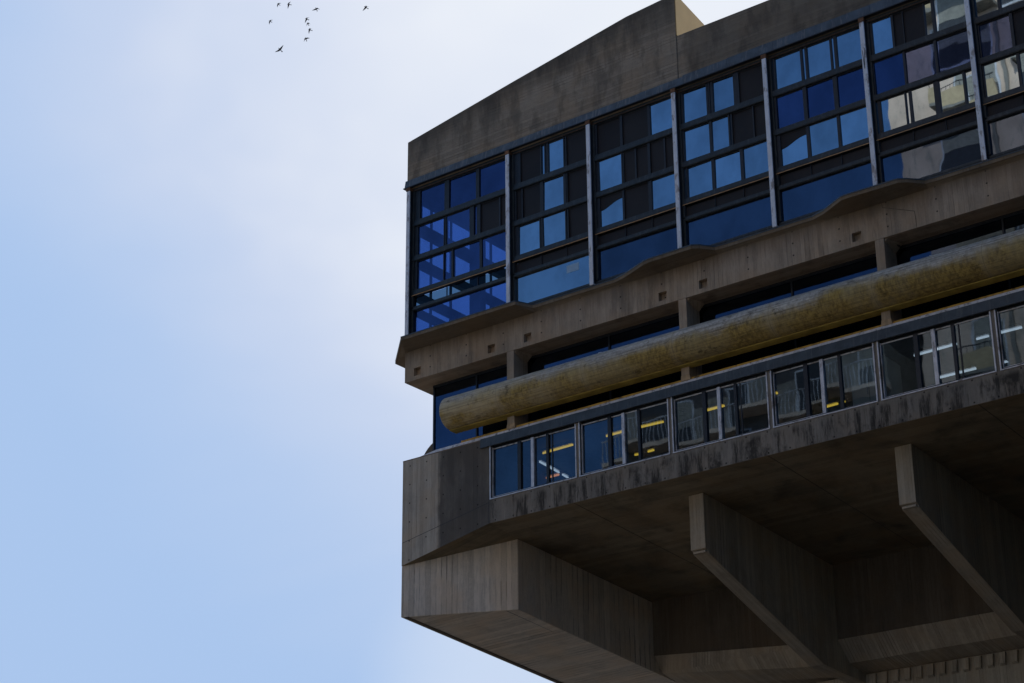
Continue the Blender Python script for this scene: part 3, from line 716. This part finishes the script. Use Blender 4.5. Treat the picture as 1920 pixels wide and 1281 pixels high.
# ---------------------------------------------------------------- buildings across the square (mirrored in the glass)
m_cr = plain('cream_render', (.64, .50, .40), .9, .08, 0, 1.2, (.36, .33, .27), (1, 1, .3))
m_gr = plain('grey_render', (.24, .225, .20), .9, .12, 0, 1.2, (.12, .11, .10), (1, 1, .3))
m_yl = plain('ochre_band', (.46, .36, .22), .9, .1)
m_sh = plain('roller_shutter', (.33, .32, .28), .6, .15)
m_dkr = plain('dark_render', (.07, .065, .07), .9, .2)
m_dkg = plain('dark_pane', (.03, .035, .045), .15, .2)
def facade_window(parent, x, z, w_, h, y, shutter):
    m = MB(); m.box(x-.08, x+w_+.08, y-.02, y+.05, z-.1, z); m.box(x-.08, x+w_+.08, y-.02, y+.04, z+h, z+h+.08)
    m.box(x-.08, x, y-.02, y+.04, z, z+h); m.box(x+w_, x+w_+.08, y-.02, y+.04, z, z+h)
    f = m.build('window', m_alu, parent)
    m = MB(); m.box(x, x+w_, y-.10, y+.012, z, z+h*(.45 if shutter else 1)); m.build('pane', m_dkg, f)
    if shutter:
        m = MB(); zz = z+h*.45
        while zz < z+h-.03: m.box(x, x+w_, y-.02, y+.028, zz, zz+.055); zz += .07
        m.build('shutter', m_sh, f)
ap = empty('apartment_building', (9.3, -37, 0), 'sunlit cream apartment tower mirrored in the rightmost window bays', 'building')
def apo(m, n, mt): 
    o = m.build(n, mt, ap); return o
yA = 7.0; xa0 = -6.6; xa1 = 6.6
m = MB(); m.box(xa0, xa1, -7, yA, 0, 54); apo(m, 'wall', m_cr)
m = MB(); m.box(xa0-.2, xa1+.2, -7.2, yA+.2, 54.01, 54.5); apo(m, 'cornice', m_gr)
for fl in range(1, 18):
    z = fl*3.0 + 1.5
    facade_window(ap, -4.6, z, 1.6, 2.4, yA, True)
    facade_window(ap, -1.2, z+.6, 1.5, 1.6, yA, fl % 3 != 1)
    facade_window(ap, 3.2, z+.6, 1.7, 1.5, yA, fl % 3 == 0)
    if fl % 2 == 0 and fl > 7:
        m = MB(); m.box(-5.1, -2.75, yA+.01, yA+.9, z-.14, z); bo = apo(m, 'balcony', m_gr)
        m = MB(); m.box(-5.1, -2.75, yA+.82, yA+.9, z, z+.75); m.build('balcony_front', m_yl, bo)
        m = MB()
        for k in range(10): m.box(-5.05+k*.24, -5.03+k*.24, yA+.85, yA+.87, z+.75, z+1.0)
        m.box(-5.1, -2.75, yA+.84, yA+.88, z+1.0, z+1.04); m.build('railing', m_framed, bo)
m = MB(); m.box(-2.68, -2.52, yA+.01, yA+.16, 3, 54); apo(m, 'downpipe', m_gr)
m = MB(); m.box(2.1, 2.5, yA+.005, yA+.3, 3, 54); apo(m, 'pilaster', m_gr)
def ac_unit(loc, lab):
    t = empty('air_conditioner', loc, lab, 'air conditioner', 'air conditioners on the cream tower')
    m = MB(); m.box(-.45, .45, 0, .34, 0, .62); m.build('casing', m_sh, t, .02)
    m = MB(); m.cyl((.12, .345, .31), (.12, .36, .31), .25, 24); f = m.build('fan_opening', m_dkg, t)
    m = MB()
    for r_ in (.08, .15, .22):
        for k in range(20):
            a0, a1 = 2*math.pi*k/20, 2*math.pi*(k+1)/20
            m.cyl((.12+r_*math.cos(a0), .37, .31+r_*math.sin(a0)), (.12+r_*math.cos(a1), .37, .31+r_*math.sin(a1)), .006, 4)
    m.build('grille', m_framed, t)
    m = MB(); m.box(-.4, -.36, 0, .34, -.06, -.005); m.box(.36, .40, 0, .34, -.06, -.005); m.build('support', m_framed, t)
for (x, z, l) in [(6.1, 38.1, 'air conditioner on the cream tower wall, mirrored above the tube at the right'), (7.6, 45.2, 'upper air conditioner on the cream tower wall, mirrored in the window bays')]:
    ac_unit((x, -29.99, z), l)
gb = empty('terrace_building', (-7.3, -36.5, 0), 'grey building with balcony railings mirrored in the lower windows', 'building')
m = MB(); m.box(-6.0, 8.2, -6, 6.4, 0, 34.0); m.build('wall', m_gr, gb)
m = MB(); m.box(-5.6, 7.8, -6, 5.0, 34.01, 36.9); m.build('upper_floor', m_dkr, gb)
for z in range(2, 34, 3):
    m = MB(); m.box(-6.0, 8.25, 6.41, 7.5, z-.14, z+.04); s_ = m.build('balcony', m_cr, gb)
    m = MB()
    for k in range(71): m.box(-5.95+k*.2, -5.92+k*.2, 7.42, 7.445, z+.04, z+1.0)
    m.box(-6.0, 8.25, 7.4, 7.46, z+1.0, z+1.05); m.build('railing', m_alu, s_)
    for x in (-5.2, -3.5, 0, 3.5, 6.2): facade_window(gb, x, z+.2, 1.6, 2.1, 6.4, x in (-3.5, 6.2))
# ---------------------------------------------------------------- birds
BD = 150.0
def bird(px, py, head, spread, sweep, scale, lab):
    scale *= .86
    """head: image angle (deg) the beak points to; spread: (left,right) wing angles from the body axis"""
    d = CR @ Vector(((px-960)/3733.3, -(py-640.5)/3733.3, -1)); P = CAM + d*(BD/d.length)
    R_ = CR @ Vector((1, 0, 0)); U = CR @ Vector((0, 1, 0)); V = -(CR @ Vector((0, 0, 1)))
    a = math.radians(head)
    fwd = (R_*math.cos(a) + U*math.sin(a) + V*random.uniform(-.25, .25)).normalized()
    nrm = (V + fwd*-.1 + R_*random.uniform(-.2, .2)); side = fwd.cross(nrm).normalized(); nrm = side.cross(fwd).normalized()
    m = MB(); s = scale
    def W(f, sd, n): return fwd*f*s + side*sd*s + nrm*n*s
    rings = [(.17, .004), (.145, .018), (.12, .026), (.09, .022), (.05, .040), (0, .048), (-.06, .040), (-.11, .022), (-.15, .016)]
    R2 = []
    for f, r in rings: R2.append([m.bm.verts.new(W(f, r*math.cos(t), r*.9*math.sin(t))) for t in [2*math.pi*i/10 for i in range(10)]])
    for i in range(len(R2)-1):
        for j in range(10): m.bm.faces.new([R2[i][j], R2[i+1][j], R2[i+1][(j+1) % 10], R2[i][(j+1) % 10]])
    m.bm.faces.new(R2[0][::-1]); m.bm.faces.new(R2[-1])
    m.hexa([W(-.13, -.02, .004), W(-.13, .02, .004), W(-.24, .05, .004), W(-.24, -.05, .004)], [W(-.13, -.02, -.004), W(-.13, .02, -.004), W(-.24, .045, -.004), W(-.24, -.045, -.004)])
    for sg, ang in ((1, spread[0]), (-1, spread[1])):
        t = math.radians(ang); dx, dy = math.cos(t), math.sin(t)*sg     # direction of the outer wing
        k = .13; Kx, Ky = .03 + .05, sg*(.02+k*.8)
        Tx, Ty = Kx + dx*.26, Ky + dy*.26
        lift = .05
        def pt(f, sd, n): return W(f, sd, n)
        up_ = .006
        a0, a1 = (.07, sg*.01), (-.06, sg*.01); b0, b1 = (Kx+.01, Ky), (Kx-.115, Ky*1.02)
        c0, c1 = (Tx, Ty), (Tx-.02, Ty-.01*sg)
        for (q0, q1, r0, r1, n0, n1) in ((a0, a1, b0, b1, 0, lift), (b0, b1, c0, c1, lift, lift*.6)):
            m.hexa([pt(*q0, n0+up_), pt(*q1, n0+up_), pt(*r1, n1+up_*.5), pt(*r0, n1+up_*.5)], [pt(*q0, n0-up_), pt(*q1, n0-up_), pt(*r1, n1-up_*.5), pt(*r0, n1-up_*.5)])
    o = m.build('bird', m_bird, None); o.location = P
    tag(o, lab, 'bird', 'birds flying high in the sky')
BIRDS = [
 (522, 8, 145, (130, 150), 0, .85, 'small dark bird with folded wings, leftmost of the top pair'),
 (541.5, 8.5, 170, (100, 140), 0, .95, 'dark bird with one wing raised, right of the top pair'),
 (593, 17, 115, (95, 150), 0, 1.0, 'dark bird with drooping left wing, between the pair and the lone far right bird'),
 (686, 14, 150, (88, 170), 0, 1.05, 'lone dark bird farthest right, nearest the building'),
 (506.5, 40, 150, (125, 150), 0, .85, 'dark bird farthest left in the flock, alone'),
 (575, 36, 160, (100, 160), 0, .95, 'topmost of the four dark birds in a tight column'),
 (577.5, 44.5, 115, (150, 165), 0, .8, 'second bird down in the tight column, wings tucked'),
 (581, 56, 160, (115, 175), 0, .95, 'third bird down in the tight column, wing held to the right'),
 (573.5, 73, 110, (150, 120), 0, .95, 'lowest bird of the tight column, wings in a V'),
 (525, 93, 135, (78, 90), 0, 1.25, 'largest bird with both wings spread wide, lowest in the flock'),
]
for b_ in BIRDS: bird(*b_)
